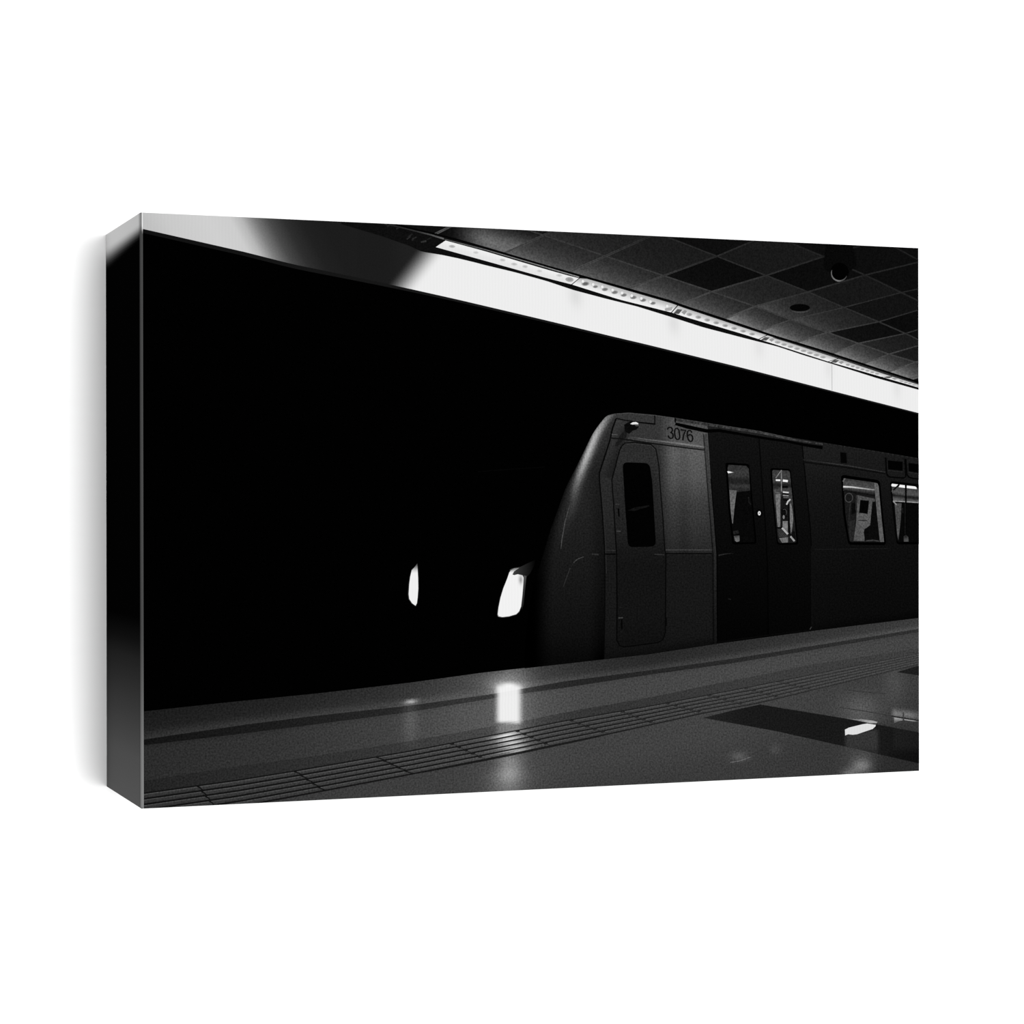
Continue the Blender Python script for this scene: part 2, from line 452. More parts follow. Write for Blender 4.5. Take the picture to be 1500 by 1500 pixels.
# ================================================================== printed train
zT = zc(860, 580, 5.77); zL = zc(860, 760, 5.77); zD = zc(1020, 600, 7.5); zW = zc(1150, 620, 7.5); zN = zc(560, 580, 3.572)
sil = [(920, 604.6), (901.5, 605.8), (890, 608.8), (882, 616.4), (868, 636), (854, 664), (840, 692), (828.8, 714.4), (817.6, 745), (806.4, 776), (798, 804), (789.6, 832), (784, 848.8), (775.6, 888), (770, 930), (768.6, 969)]
sil_x = I(*[(y, x) for x, y in sil])
seam = [(902.5, 613), (897.3, 626.8), (893, 645.9), (877.9, 692.7), (878, 704.8), (881.7, 746.4), (885, 796.6), (886, 840), (886, 881.3), (885, 964)]
seam_x = I(*[(y, x) for x, y in seam])
roof = [(901.6, 605.8), (920.7, 604.3), (958.8, 607.7), (988.3, 612), (1033.3, 619), (1113.3, 631.3), (1153.3, 640), (1205.3, 648.2), (1283, 660.7), (1350, 672)]
roof_y = I(*roof)
tr = Print(2)
r_off = IC((612, 2), (636, 4.5), (664, 7), (692, 10), (714, 14), (745, 20))
r_amp = IC((606, 50), (616, 95), (635, 135), (665, 142), (690, 112), (712, 62), (735, 28), (765, 8), (800, 0))
def nose_tone(x, y):
    t = x-sil_x(y)
    b = IC((606, 42), (650, 40), (700, 36), (760, 31), (820, 25), (880, 20), (930, 15), (965, 8))(y)
    v = b+r_amp(y)*ga((t-r_off(y))/(7.5 if t > r_off(y) else 5.5))
    v -= 8*sm((x-(seam_x(y)-26))/26)*sm((y-640)/60)
    if y > 640: v *= .25+.75*sm((t+3)/IC((640, 5), (760, 13), (850, 30))(y))
    if y > 800: v *= 1-sm((y-800)/60)*(1-sm((x-778)/34))
    return v
edge_low = lambda x: eA(x)+.5
nose = smooth(sil[1:-1])+[sil[-1]]+[(768.6, edge_low(768.6))]+span(edge_low, 772, 885, 12)+seam[::-1][1:]
tr.fill(nose, nose_tone, 0, 3)
tr.line([(834.4, 739.6), (827.4, 764.8), (823, 790), (821.5, 804)], [.8, 1.5, 1.5, .6], 70, 2)
tr.line(zN((1130, 832), (1095, 828)), 1.6, 42, 2)
tr.line(zN((1052, 842), (1022, 853), (1000, 872)), 1.4, 62, 2)
tr.line(zN((1000, 872), (988, 895)), 1.2, 34, 2)
tr.line(zN((982, 900), (960, 960), (945, 1000)), [1.4, 1.4, .7], 44, 2)
# side wall of the cab and the car
def cab_tone(x, y):
    v = IC((604, 52), (640, 50), (680, 42), (760, 36), (800, 30), (815, 24), (880, 23), (930, 21), (965, 14))(y)
    if x > 962 and y < 812:
        k = sm((x-962)/25)
        v += k*IC((610, 24), (640, 30), (665, 44), (700, 40), (740, 20), (800, 10))(y)*IC((962, 1), (1000, 1), (1020, 1.06), (1040, .92))(x)
        v -= 6*ga((x-1002)/8)*k
    if x < 920 and y > 625 and y < 700: v -= 12*ga((x-912+.3*(y-640))/9)
    if y > 935: v = min(v, 23-10*sm((y-(eA(x)-20))/20))
    return v
cab = roof[:5]+[(1036, 619.3), (1041, 701.3), (1049.8, 812), (1050.6, edge_low(1050))]+[(950, edge_low(950)), (885, edge_low(885))]+seam[::-1][1:]
tr.fill(cab, cab_tone, 0, 3.2)
def car_tone(x, y):
    d = y-roof_y(x)
    v = IC((0, 28), (30, 25), (60, 20), (110, 16), (160, 14), (200, 12), (260, 10))(d)
    v *= IC((1175, 1.1), (1260, .95), (1345, .9))(x)
    v -= (v*.35)*sm((y-(eA(x)-14))/14)
    return v
car = [(1036, 619.3)]+roof[5:]+[(1350, edge_low(1350)), (1198, edge_low(1198)), (1050, edge_low(1050)), (1045, 750)]
tr.fill(car, car_tone, 0, 4)
# seams, ledges, gutters
tr.line(seam, [2.0, 2.2, 2.0, 2.0, 1.8, 1.7, 1.6, 1.5, 1.4, 1.3], 8, 2)
tr.line([(p[0]+2.0, p[1]) for p in seam[2:8]], .8, 44, 2)
tr.line(zT((245, 190), (330, 208), (450, 225), (572, 238), (570, 165)), [1.4, 1.5, 1.9, 2.6, 1.6], 8, 3)
tr.line([(903, 606.2), (921, 605.2), (958.8, 608.6), (988, 612.8)], 1.0, 70, 2)
tr.line([(989, 612.5), (989, 619)], 2.0, 8, 3)
gut = zT((745, 236), (850, 262), (1010, 296))+zD((250, 230), (500, 272), (800, 322), (1000, 350), (1200, 390), (1385, 418))
tr.line(gut, [3.8, 5.4, 5.2, 4.6, 3.6, 3.6, 3.4, 4.2, 4.8], 2, 4)
import random
random.seed(4)
rp = span(lambda x: roof_y(x)+2.6, 990, 1205, 90)
tr.line(rp, [3.6-1.6*k/90 for k in range(91)], lambda x, y: 50+10*ga((x-1130)/50)+18*sin(x*.55)*sin(x*.23+1)+8*sin(x*1.3), 3)
tr.line(span(lambda x: roof_y(x)+.7, 990, 1160, 40), .9, lambda x, y: 62+12*sin(x*.6), 4)
tr.line(span(lambda x: roof_y(x)+.8, 1206, 1350, 70), 1.4, lambda x, y: 32+9*sin(x*.9), 2)
tr.line(zT((207, 325), (255, 328)), 1.6, 74, 3)
tr.line(zT((340, 345), (400, 352), (500, 368), (600, 380), (800, 405), (990, 432)), [1, 1.8, 2.0, 2.2, 2.8, 2.8], lambda x, y: IC((918, 50), (940, 82), (975, 96), (1000, 122), (1032, 106))(x), 3)
tr.line(zT((340, 356), (500, 382), (800, 420), (990, 444)), 1.4, 66, 2)
tr.line(zT((190, 355), (280, 362), (500, 395), (800, 434), (995, 458)), 1.7, 16, 3)
tr.line(zT((662, 1301), (1065, 1301)), 1.7, 60, 3)
tr.line(zT((662, 1332), (1085, 1332)), 1.7, 8, 3)
tr.line(zT((152, 1306), (240, 1306)), 1.7, 44, 3)
tr.line(zT((148, 1337), (240, 1337)), 2.0, 7, 3)
tr.line(zT((38, 1335), (95, 1338)), 1.6, 42, 3)
# door post beside the passenger doors
post = zT((1001, 325), (1030, 700), (1062, 1100), (1080, 1340))+zL((1082, 700), (1085, 1060))
tr.line([(p[0]-3.2, p[1]) for p in post], 1.3, lambda x, y: IC((630, 34), (800, 18), (900, 10))(y), 3)
tr.line(post, 3.6, lambda x, y: IC((630, 66), (720, 54), (800, 40), (860, 30), (940, 18))(y), 4)
tr.line(zW((195, 400), (700, 468), (1100, 538)), 1.7, lambda x, y: IC((1176, 34), (1230, 48), (1296, 42))(x), 3)
tr.line(zW((200, 425), (700, 490), (1100, 553)), 1.9, 12, 3)
tr.line(zW((320, 1385), (900, 1380), (1150, 1376)), 1.3, 24, 3)
tr.line([(1188.3, 800), (1189, 921)], 1.3, 15, 3)
tr.line([(1186, 922), (1188.5, 918)], 1.2, 55, 3)
train = tr.build('printed_train', INK_DARK, root, 'rounded grey metro train emerging from the dark in the printed picture')

def part(level, name, label=None, mat=None, parent=None):
    g = Print(level)
    if name == 'side_window': g.gain = .86
    if name == 'door_window': g.gain = .92
    return g, (lambda: g.build(name, mat or INK_DARK, parent or train, label))

# headlights
zh = zc(590, 810, 7.143)
g, done = part(5, 'headlight', 'slim glowing headlight on the far side of the nose', INK_WHITE)
hl = zh((150, 110), (153, 160), (158, 260), (160, 370), (154, 460), (146, 525), (132, 552), (95, 525), (66, 480), (60, 430), (66, 330), (76, 250), (92, 180), (125, 145))
def hl_t(x, y): return 238*IC((825, .18), (829, .45), (835, .85), (839, 1))(y)
g.fill(grow(hl, .9), lambda x, y: .3*hl_t(x, y), 0, 3)
g.fill(hl, hl_t, 1, 3); done()
g, done = part(5, 'headlight', 'broad glowing headlight on the near side of the nose', INK_WHITE)
g.fill(zh((1120, 175), (1150, 160), (1230, 145), (1300, 110), (1385, 72), (1375, 130), (1330, 215), (1285, 260), (1262, 400), (1250, 560), (1215, 640), (1100, 300)), lambda x, y: IC((748, 84), (756, 52), (766, 34), (776, 18), (783, 4))(x)*IC((836, 1), (848, .9), (860, .7), (895, .3))(y), 0, 2.5)
g.fill(zh((1262, 235), (1292, 240), (1276, 400), (1262, 540), (1240, 610), (1245, 500), (1255, 380)), lambda x, y: IC((842, 80), (860, 52), (885, 34), (898, 10))(y), 1, 3)
lens = zh((1130, 180), (1165, 162), (1215, 158), (1190, 175), (1160, 195), (1145, 225), (1165, 232), (1200, 222), (1250, 235), (1262, 260), (1258, 330), (1248, 450), (1235, 560), (1215, 610), (1185, 640), (1110, 662), (1040, 670), (1000, 662), (992, 640), (1000, 570), (1020, 470), (1050, 370), (1090, 270), (1112, 205))
g.fill(grow(lens, .8), lambda x, y: 90, 1, 3)
def lens_t(x, y):
    v = 240.0
    v = min(v, 130+110*sm((y-833)/6)) if y < 842 else v
    k = ga((x-762.5)/2.6)*ga((y-849)/6); v -= 90*k
    return v
g.fill(lens, lens_t, 2, 2.2); done()

# marker lamp / exterior mirror camera on the cab roof
g, done = part(5, 'marker_lamp', 'small dark lamp housing with a bright rim above the cab door')
g.fill(zT((320, 290), (345, 290), (330, 345), (262, 420), (235, 420), (280, 330)), 26)
g.fill(zT((312, 245), (340, 225), (370, 217), (405, 218), (432, 232), (435, 262), (415, 285), (380, 295), (355, 320), (320, 300)), 10, 1)
g.fill(zT((362, 236), (385, 222), (412, 220), (430, 230), (432, 246), (405, 240), (380, 242)), 225, 2)
g.fill(zT((395, 240), (434, 240), (434, 255), (410, 256)), 70, 2); done()

# fleet number
zn = zc(965, 615, 18.75)
g, done = part(5, 'fleet_number', 'dark number 3076 on the cab side')
dig = [
    [(232, 268), (250, 228), (290, 205), (335, 212), (368, 250), (368, 300), (345, 335), (312, 348)],
    [(318, 350), (358, 362), (385, 400), (392, 455), (375, 495), (335, 512), (290, 497), (264, 465), (252, 430)],
    [(590, 270), (660, 280), (738, 292), (705, 345), (680, 420), (665, 490), (657, 565)],
    [(905, 352), (885, 315), (850, 292), (815, 295), (785, 330), (776, 390), (785, 470), (805, 540), (840, 585), (880, 595), (915, 570), (930, 520), (920, 455), (885, 415), (840, 408), (800, 435)]]
for d in dig: g.line(zn(*d), 2.0, 14)
g.line(zn((440, 270), (465, 238), (505, 235), (540, 265), (556, 320), (568, 400), (572, 470), (555, 520), (520, 542), (480, 530), (452, 490), (438, 420), (430, 340)), 2.0, 14, closed=True)
done()

# cab door
door = zT((208, 710), (240, 590), (270, 470), (290, 425), (320, 398), (400, 392), (540, 410), (580, 450), (605, 590), (615, 750), (640, 1050), (655, 1300))+zL((664, 300), (660, 960), (640, 1020), (600, 1045), (310, 1083), (270, 1070), (250, 1020), (252, 700), (248, 300))+zT((225, 950),)
g, done = part(5, 'cab_door', 'driver\'s cab door with rounded corners')
def cd_t(x, y):
    v = IC((648, 40), (672, 44), (700, 38), (780, 30), (808, 22), (830, 19), (900, 19), (945, 15))(y)
    return v+4*ga((x-970)/8)*(1-sm((y-700)/100))
g.fill(door, cd_t, 0, 4)
g.line(door, 1.5, lambda x, y: IC((700, 10), (850, 5))(y), 1, closed=True)
g.line([(p[0]-.4, p[1]+1.3) for p in zT((320, 400), (400, 396), (535, 412), (575, 450))], .8, 62, 2)
g.line(zT((567, 1338), (650, 1342)), 1.4, 46, 1)
for (a, b, t) in ((235, 915, 50), (245, 1143, 62)): g.line(zT((a, b), (a+38, b)), 1.5, t, 2)
g.line(zT((262, 950), (268, 1020)), 2.2, 5, 2)
g.line(zT((250, 1035), (272, 1035)), 1.2, 30, 2)
g.line(zL((262, 838), (300, 836)), 1.6, 62, 2); g.line(zL((268, 748), (296, 748)), 1.2, 30, 2)
g.line(zL((290, 850), (292, 935)), 2.0, 4, 2); g.line(zL((278, 955), (298, 955)), 1.2, 28, 2)
g.line(zL((664, 835), (664, 905)), 2.6, 6, 2)
done()
g, done = part(8, 'cab_door_window', 'dark rounded window of the cab door')
wn = rnd(zT((298, 560), (525, 568), (548, 720), (580, 1272), (345, 1278), (318, 900)), 8, 6)
g.fill(wn, 2)
g.fill(zT((340, 968), (400, 942), (520, 922), (525, 935), (450, 955), (400, 972)), 16, 1); done()

# passenger doors
def pd_t(x, y): return IC((635, 17), (700, 14), (800, 8), (880, 5), (945, 3))(y)
dl = [(1036.2, 630.5), (1111.3, 640.5), (1116, 707), (1121, 770), (1124, 830), (1125, edge_low(1125)-3), (1050.6, edge_low(1050)-3), (1049.8, 812), (1046.3, 770.6), (1041, 701.3)]
dr = [(1111.3, 640.5), (1174.9, 652.5), (1180, 706.7), (1186.7, 773.3), (1188.3, 800), (1189, edge_low(1189)-3), (1125, edge_low(1125)-3), (1124, 830), (1121, 770), (1116, 707)]
g, done = part(4, 'passenger_door', 'left leaf of the dark passenger doors')
g.fill(dl, pd_t, 0, 8); g.line(dl[1:6], 1.8, lambda x, y: IC((634, 7), (930, 1))(y), 1)
g.line(dl[6:], 1.6, 2, 1)
g.line(zT((1110, 1347), (1165, 1336), (1245, 1328)), [1.8, 1.6, .8], lambda x, y: IC((1052, 46), (1062, 34), (1076, 18))(x), 1)
g.line(zL((1190, 675), (1215, 682)), 1.6, 24, 1); done()
g, done = part(4, 'passenger_door', 'right leaf of the dark passenger doors')
g.fill(dr, lambda x, y: pd_t(x, y)+1, 0, 8); g.line(dr[1:6], 1.4, 4, 1); done()
g, done = part(9, 'door_signal_lamp', 'small lit ring lamp between the door leaves', INK_WHITE)
q = zD((687, 1139))[0]
g.fill(ell(q[0], q[1], 4.6, 5.6), 1, 0); g.fill(ell(q[0], q[1], 2.5, 3.6), 100, 1); g.fill(ell(q[0], q[1], 1.9, 3.0), 230, 2); g.fill(ell(q[0], q[1]-.1, .75, 1.1, 10), 60, 3); done()

# door windows and what they show
g, done = part(7, 'door_window', 'window of the left door leaf, half dark inside')
gl = rnd(zD((336, 602), (568, 618), (600, 1000), (640, 1455), (405, 1462), (368, 1100)), 3.5)
g.fill(grow(gl, 2.6), 1, 0)
g.fill(gl, 8, 1)
inn = lambda *p: zD(*p)
g.fill(inn((340, 640), (350, 606), (545, 618), (572, 650), (588, 890), (450, 905), (358, 885)), lambda x, y: IC((680, 48), (694, 62), (699, 52), (702, 36), (708, 34), (711, 60), (718, 40))(y), 2, 3)
g.fill(inn((358, 880), (440, 890), (430, 960), (412, 1100), (398, 1255), (390, 1250), (372, 1100)), lambda x, y: IC((717, 92), (735, 112), (765, 100))(y), 3, 4)
g.fill(inn((335, 680), (345, 676), (415, 690), (345, 700)), lambda x, y: IC((1065, 240), (1070, 230), (1075, 80))(x), 4, 2)
g.fill(inn((408, 1388), (470, 1382), (470, 1445), (440, 1455), (420, 1440)), lambda x, y: IC((785, 78), (793, 112))(y), 3, 3)
g.fill(inn((400, 1335), (460, 1325), (462, 1360), (405, 1372)), 32, 3)
g.line(inn((568, 960), (575, 1020), (598, 1045)), 2, 26, 3); done()

g, done = part(7, 'door_window', 'window of the right door leaf, with lit handrails inside')
gr = rnd(zD((828, 662), (1022, 672), (1065, 1100), (1098, 1462), (895, 1466), (850, 1000)), 3.5)
g.fill(grow(gr, 2.6), 1, 0)
g.fill(gr, lambda x, y: IC((688, 62), (706, 66), (709, 34), (714, 34), (716, 70), (735, 60), (745, 34), (795, 30))(y), 1, 3)
g.fill(inn((865, 930), (920, 925), (918, 1100), (925, 1290), (890, 1290), (875, 1120)), 118, 2)
g.fill(inn((1012, 1060), (1035, 1020), (1052, 1100), (1060, 1210), (1045, 1330), (1032, 1372), (1018, 1250)), 120, 2)
g.fill(inn((938, 905), (1012, 905), (1012, 1060), (1010, 1300), (1000, 1360), (940, 1310), (918, 1290), (922, 1000)), 24, 2)
g.fill(inn((944, 1225), (1000, 1225), (1000, 1355), (944, 1305)), 128, 3)
g.fill(ell(*zD((962, 1140))[0], 4.2, 8.5, 16), 12, 4)
g.line([(zD((962, 1140))[0][0]+3.4*cos(t), zD((962, 1130))[0][1]+5*sin(t)) for t in (-2.2, -1.4, -.6, .2, .9)], 1, 70, 5)
g.fill(ell(*zD((955, 1180))[0], 1.5, 3.0, 12), 130, 5)
g.line(inn((868, 752), (925, 672)), 1.4, 130, 4); g.line(inn((928, 664), (930, 900)), 1.4, 135, 5)
g.line(inn((868, 775), (918, 777)), 2.4, 232, 4); g.line(inn((945, 780), (1000, 786)), 3.2, 236, 4)
g.line(inn((940, 850), (1000, 850)), 3.0, 8, 4)
g.line(inn((945, 906), (1010, 912)), 2.0, 205, 5); g.line(inn((945, 942), (1008, 948)), 1.8, 140, 5)
g.line(inn((950, 965), (1010, 968)), 1.8, 90, 5)
g.line(inn((858, 880), (860, 910), (915, 915)), 1.6, 95, 4)
g.line(inn((985, 1045), (1000, 1010), (1028, 985)), 2.2, 190, 6); g.line(inn((950, 990), (1005, 1000), (1035, 985)), 1.6, 6, 5)
g.line(inn((1012, 1040), (1014, 1250), (1025, 1380)), 2.2, 10, 6)
g.line(inn((935, 1300), (1000, 1368)), 2.8, 172, 7); g.line(inn((1028, 1392), (1072, 1445)), 2.6, 165, 7)
g.line(inn((880, 1298), (935, 1298)), 2, 5, 5)
g.fill(inn((888, 1310), (940, 1310), (1000, 1385), (1000, 1400), (900, 1402)), lambda x, y: 50+26*sin(x*2.1)*sin(y*1.7), 4, 1.2)
g.fill(inn((905, 1412), (1002, 1402), (1002, 1460), (935, 1462)), 116, 5)
g.fill(inn((1060, 1330), (1075, 1340), (1092, 1440), (1040, 1385)), 14, 5); done()

# side windows
g, done = part(6, 'side_window', 'first side window behind the doors, with a lit inner door')
g1 = rnd(zW((632, 600), (1016, 655), (1050, 1000), (1085, 1308), (705, 1306), (660, 1000)), 4)
g.fill(grow(rnd(zW((622, 575), (1032, 635), (1065, 1000), (1100, 1330), (700, 1326), (645, 1000)), 5), 1.2), 1, 0)
g.fill(g1, lambda x, y: 28, 1, 4)
g.fill(zW((635, 604), (985, 652), (985, 790), (800, 770), (635, 742)), lambda x, y: IC((-4, 52), (2, 70), (7, 84), (12, 96), (14, 54), (18, 40))(y-(701.5+(x-1234.7)*.12)), 2, 3)
g.fill(zW((655, 640), (720, 640), (720, 690), (640, 690)), 78, 3)
g.line(zW((632, 642), (655, 606)), 2.0, 110, 3)
g.line(zW((634, 697), (720, 700), (850, 716), (985, 733)), [2.4, 2.4, 1.8, 1.5], lambda x, y: IC((1234, 215), (1244, 190), (1282, 160))(x), 4)
g.line(zW((645, 742), (800, 766), (985, 795)), 2.6, 20, 4)
g.fill(zW((790, 790), (985, 830), (955, 1000), (930, 1130), (870, 1160), (868, 1295), (748, 1292), (778, 1080)), lambda x, y: IC((725, 84), (740, 92), (760, 102), (792, 92))(y), 3, 4)
g.fill(zW((822, 842), (916, 852), (906, 996), (808, 984)), 5, 4)
g.line(zW((800, 1066), (895, 1070)), 1.5, 52, 4)
g.line(zW((925, 840), (905, 1000), (930, 1040)), 1, 100, 4)
g.line([(zW((696, 818))[0][0]+5.6*cos(t), zW((696, 818))[0][1]+6.6*sin(t)) for t in [k*2*pi/14 for k in range(14)]], 1.4, 72, 4, closed=True)
g.line(zW((712, 880), (700, 1000), (692, 1120)), 1.0, 54, 4); g.line(zW((780, 790), (770, 960)), 1.6, 50, 4)
g.fill(zW((730, 880), (770, 870), (768, 990), (725, 1000)), 12, 4)
g.fill(zW((690, 1080), (765, 1060), (748, 1292), (712, 1292), (698, 1240)), lambda x, y: 40, 4)
g.fill(zW((955, 862), (990, 862), (1036, 1290), (875, 1290), (860, 1200), (868, 1165), (930, 1120)), 11, 5)
g.line(zW((880, 1292), (960, 1285), (1030, 1296)), 1.8, 66, 6)
g.fill(zW((972, 655), (1008, 660), (1022, 690), (1050, 1000), (1082, 1304), (1036, 1304), (1000, 960)), lambda x, y: IC((706, 112), (740, 106), (794, 96))(y), 6, 4); done()
g, done = part(6, 'side_window', 'second side window, cut by the right edge of the print')
g.fill(rnd(zW((1150, 635), (1800, 710), (1800, 1330), (1225, 1330), (1185, 1000)), 5), 1, 0)
g.fill(rnd(zW((1160, 660), (1700, 700), (1700, 1306), (1225, 1306), (1190, 1000)), 4), 8, 1)
def w2(x, y):
    d = y-(709+(x-1305)*.10)
    return IC((0, 70), (6, 78), (13, 96), (14.5, 30), (18.5, 34), (19.5, 92), (24, 108), (27, 120))(d)
g.fill(zW((1165, 680), (1500, 720), (1500, 880), (1185, 860)), w2, 2, 3)
zv = zc(1220, 650, 11.54)
for p in (((980, 700), (990, 675), (1095, 688), (1065, 728), (990, 722)), ((1125, 692), (1210, 702), (1212, 748), (1105, 735)), ((1235, 706), (1385, 722), (1412, 745), (1405, 768), (1238, 750))):
    g.fill(zv(*p), 240, 4)
g.line(zv((1110, 690), (1000, 800)), 2.0, 10, 5); g.line(zv((985, 805), (1012, 785)), 1.4, 110, 6)
g.line(zW((1182, 856), (1260, 858), (1470, 872)), 1.6, 165, 4)
g.line(zW((1182, 856), (1220, 895)), 1.6, 165, 4)
g.fill(zW((1198, 880), (1275, 880), (1268, 1050), (1240, 1290), (1228, 1230), (1212, 1040)), lambda x, y: IC((737, 92), (760, 76), (780, 96), (792, 60))(y), 3, 4)
g.line(zW((1322, 680), (1322, 870), (1322, 1230)), 2.2, 6, 7); g.line(zW((1312, 880), (1312, 1220)), .8, 34, 7)
g.line(zW((1285, 930), (1290, 985)), 1.4, 30, 4)
g.fill(zW((1295, 1240), (1320, 1225), (1348, 1250), (1350, 1300), (1298, 1300)), lambda x, y: IC((784, 40), (794, 96))(y), 8, 3); done()

g, done = part(5, 'roof_vent', 'small black slot under the roof edge')
g.fill(zW((605, 318), (670, 326), (678, 440), (612, 436)), 4); done()
for k, (pts, out) in enumerate((
        (((1125, 408), (1288, 424), (1288, 522), (1132, 506)), ((1103, 375), (1112, 545), (1125, 575), (1150, 590), (1300, 602), (1322, 590), (1318, 480), (1314, 392))),
        (((1352, 436), (1500, 455), (1500, 550), (1356, 528)), ((1324, 392), (1336, 560), (1355, 590), (1400, 605), (1500, 615))))):
    g, done = part(5, 'air_vent', 'framed black vent panel above the %s side window' % ('second' if k else 'first'))
    o = zW(*out)
    if k == 0: g.fill(o, 24, 0)
    else: g.fill(o+zW((1500, 400)), 26, 0)
    g.line(o, 2.0, 5, 1); g.fill(zW(*pts), 2, 2)
    q = zW(*pts); g.line([(q[0][0], q[3][1]+1.5), (q[2][0], q[2][1]+1.8)], 1.4, 34, 2)
    done()

# ================================================================== printed platform
BASE = [IC((210, 32), (400, 38), (560, 50), (680, 66), (760, 62), (850, 50), (950, 44), (1100, 50), (1345, 62)),
        IC((210, 19), (400, 27), (560, 36), (680, 46), (760, 40), (850, 34), (950, 36), (1100, 40), (1345, 46)),
        IC((210, 42), (400, 50), (560, 62), (680, 76), (760, 76), (850, 68), (950, 68), (1100, 70), (1345, 66)),
        IC((210, 34), (400, 43), (560, 52), (680, 60), (760, 60), (850, 50), (950, 52), (1100, 58), (1345, 60)),
        IC((210, 50), (400, 56), (560, 62), (680, 66), (850, 62), (1000, 66), (1345, 66))]
EDG = [eA, eB, eC, eD, eE, eF]
def glow(x, y, b):
    v = 0
    if b == 0:
        f = (y-eA(x))/(eB(x)-eA(x))
        v += 16*sm((f-.55)/.45)-6*(1-f)
        v += 46*ga((x-738)/34)*ga((y-1000)/14)+110*ga((x-745)/17)*sm((y-996)/9)
    v += 8*ga((x-740)/95)
    v += 105*ga((x-602)/9)*ga((y-1027.5+.16*(x-602))/2.6)+20*ga((x-601)/11)*sm((y-1022)/10)*(1-sm((y-1060)/50))
    v += 26*ga((x-752)/26)
    return v
def plat(b):
    def fn(x, y):
        v = BASE[b](x)+glow(x, y, b)
        if b == 2: v -= 5*(1-sm((y-eC(x))/8))
        core = sm((x-722)/12)*sm((769-x)/13)
        if b <= 3:
            yy = sm((y-1002)/6)*(1-sm((y-1055)/7))
            k = core*yy*(.97)
            v = v*(1-k)+240*k
        if b == 3:
            v += 34*core
        return min(v, 242)
    return fn
pf = Print(2)
for b in range(4):
    pf.fill(between(EDG[b], EDG[b+1], 204, 1350, 90), plat(b), 0, 2.8)
def floor_t(x, y):
    v = IC((350, 56), (560, 60), (700, 62), (900, 64), (1050, 66), (1200, 62), (1345, 58))(x)
    v -= 8*sm((y-(eF(x)+30))/60)
    v += 62*ga((x-747)/19)*ga((y-1122)/24)+34*ga((x-742)/26)*sm((y-1120)/18)+10*ga((x-750)/60)
    v += 26*ga((x-1262)/30)*sm((y-1000)/40)*(1-sm((y-1052)/16))
    v += 60*ga((x-1262)/14)*ga((y-1122)/10)+50*ga((x-1245)/13)*ga((y-1134)/8)+16*ga((x-1262)/26)*ga((y-1105)/22)
    v += 28*ga((x-1083)/13)*ga((y-1108)/7)+14*ga((x-1136)/8)*ga((y-1098)/8)
    v += 14*ga((x-1310)/16)*ga((y-1000)/30)
    v += 60*sm((x-1304)/6)*ga((y-1045-.1*(x-1309))/6)*(1-.45*sm((x-1330)/20))
    v -= 9*sm((x-1268)/20)*sm((y-1088)/20)
    return v
low_q = lambda x: 1200
pf.fill(between(eF, low_q, 204, 1350, 90), floor_t, 0, 2.8)
zi = zc(1150, 1000, 7.5)
pf.line([(x, eF(x)+1.2) for x in range(620, 900, 20)], [1.0+1.7*sin(pi*k/13) for k in range(14)], 30, 1)
pf.line(zi((600, 272), (850, 308), (1170, 368)), .9, 50, 1)
pf.line(zi((1170, 366), (1300, 388), (1470, 418)), 1.3, 26, 2)
pf.line(zi((650, 75), (850, 100), (1100, 122)), .8, 50, 1)
pf.line(zi((1298, 325), (1300, 420)), 1.8, 58, 2)
pf.fill(zi((1196, 382), (1290, 396), (1290, 415), (1240, 425), (1198, 445)), lambda x, y: IC((1049, 190), (1056, 110), (1060, 80))(y), 1, 2)
pf.fill(zi((1306, 398), (1400, 412), (1460, 425), (1400, 424), (1310, 412)), 150, 1)
pf.fill(zi((655, 392), (760, 398), (850, 402), (980, 420), (1015, 432), (1000, 446), (930, 444), (800, 418)), lambda x, y: IC((1236, 88), (1255, 120), (1275, 172), (1284, 150))(x), 3, 3)
pf.line(zc(950, 880, 3.75)((448, 888), (500, 880), (560, 858)), 1.0, 104, 1)
platform = pf.build('printed_platform', INK_FLOOR, root, 'speckled station platform with the headlights mirrored in it')

# tactile strip: five ribs with dark grooves and staggered slab joints
ts = Print(3)
def eK(k):
    return lambda x: eE(x)+(eF(x)-eE(x))*k/5.0
def rib_t(k):
    def fn(x, y):
        v = BASE[4](x)+8*ga((x-740)/95)
        v += 26*ga((x-748)/30)
        f = (y-eK(k)(x))/max(1, eK(k+1)(x)-eK(k)(x))
        v += 135*ga((x-(741+5*k))/(21-1.5*k))*sm(f*1.6)*(1-.10*k)
        v += 12*(1-sm(f*2.2))-10*sm((f-.6)/.4)
        return v
    return fn
for k in range(5):
    ts.fill(between(eK(k), eK(k+1), 204, 1350, 90), rib_t(k), 0, 2.2)
for k in range(6):
    w = [IC((204, 2.3), (600, 2.2), (900, 1.9), (1200, 1.3), (1350, .9))(204+1146*i/80)*(.75 if k == 0 else 1) for i in range(81)]
    ts.line(span(eK(k), 204, 1350, 80), w, lambda x, y: IC((204, 15), (600, 22), (720, 24), (900, 28), (1150, 38), (1345, 48))(x)+14*ga((x-748)/16), 1)
    ts.line([(x, y+IC((204, 1.9), (900, 1.6), (1350, .9))(x)) for x, y in span(eK(k), 204, 1350, 80)], .9, lambda x, y: IC((204, 76), (600, 84), (900, 82), (1345, 72))(x)+110*ga((x-745)/18), 1) if k < 5 else None
JX = [(290, 318), (432, 475), (552, 604), (661, 712), (757, 808), (836, 893), (911, 962), (977, 1033), (1038, 1094), (1092, 1146), (1142, 1192)]
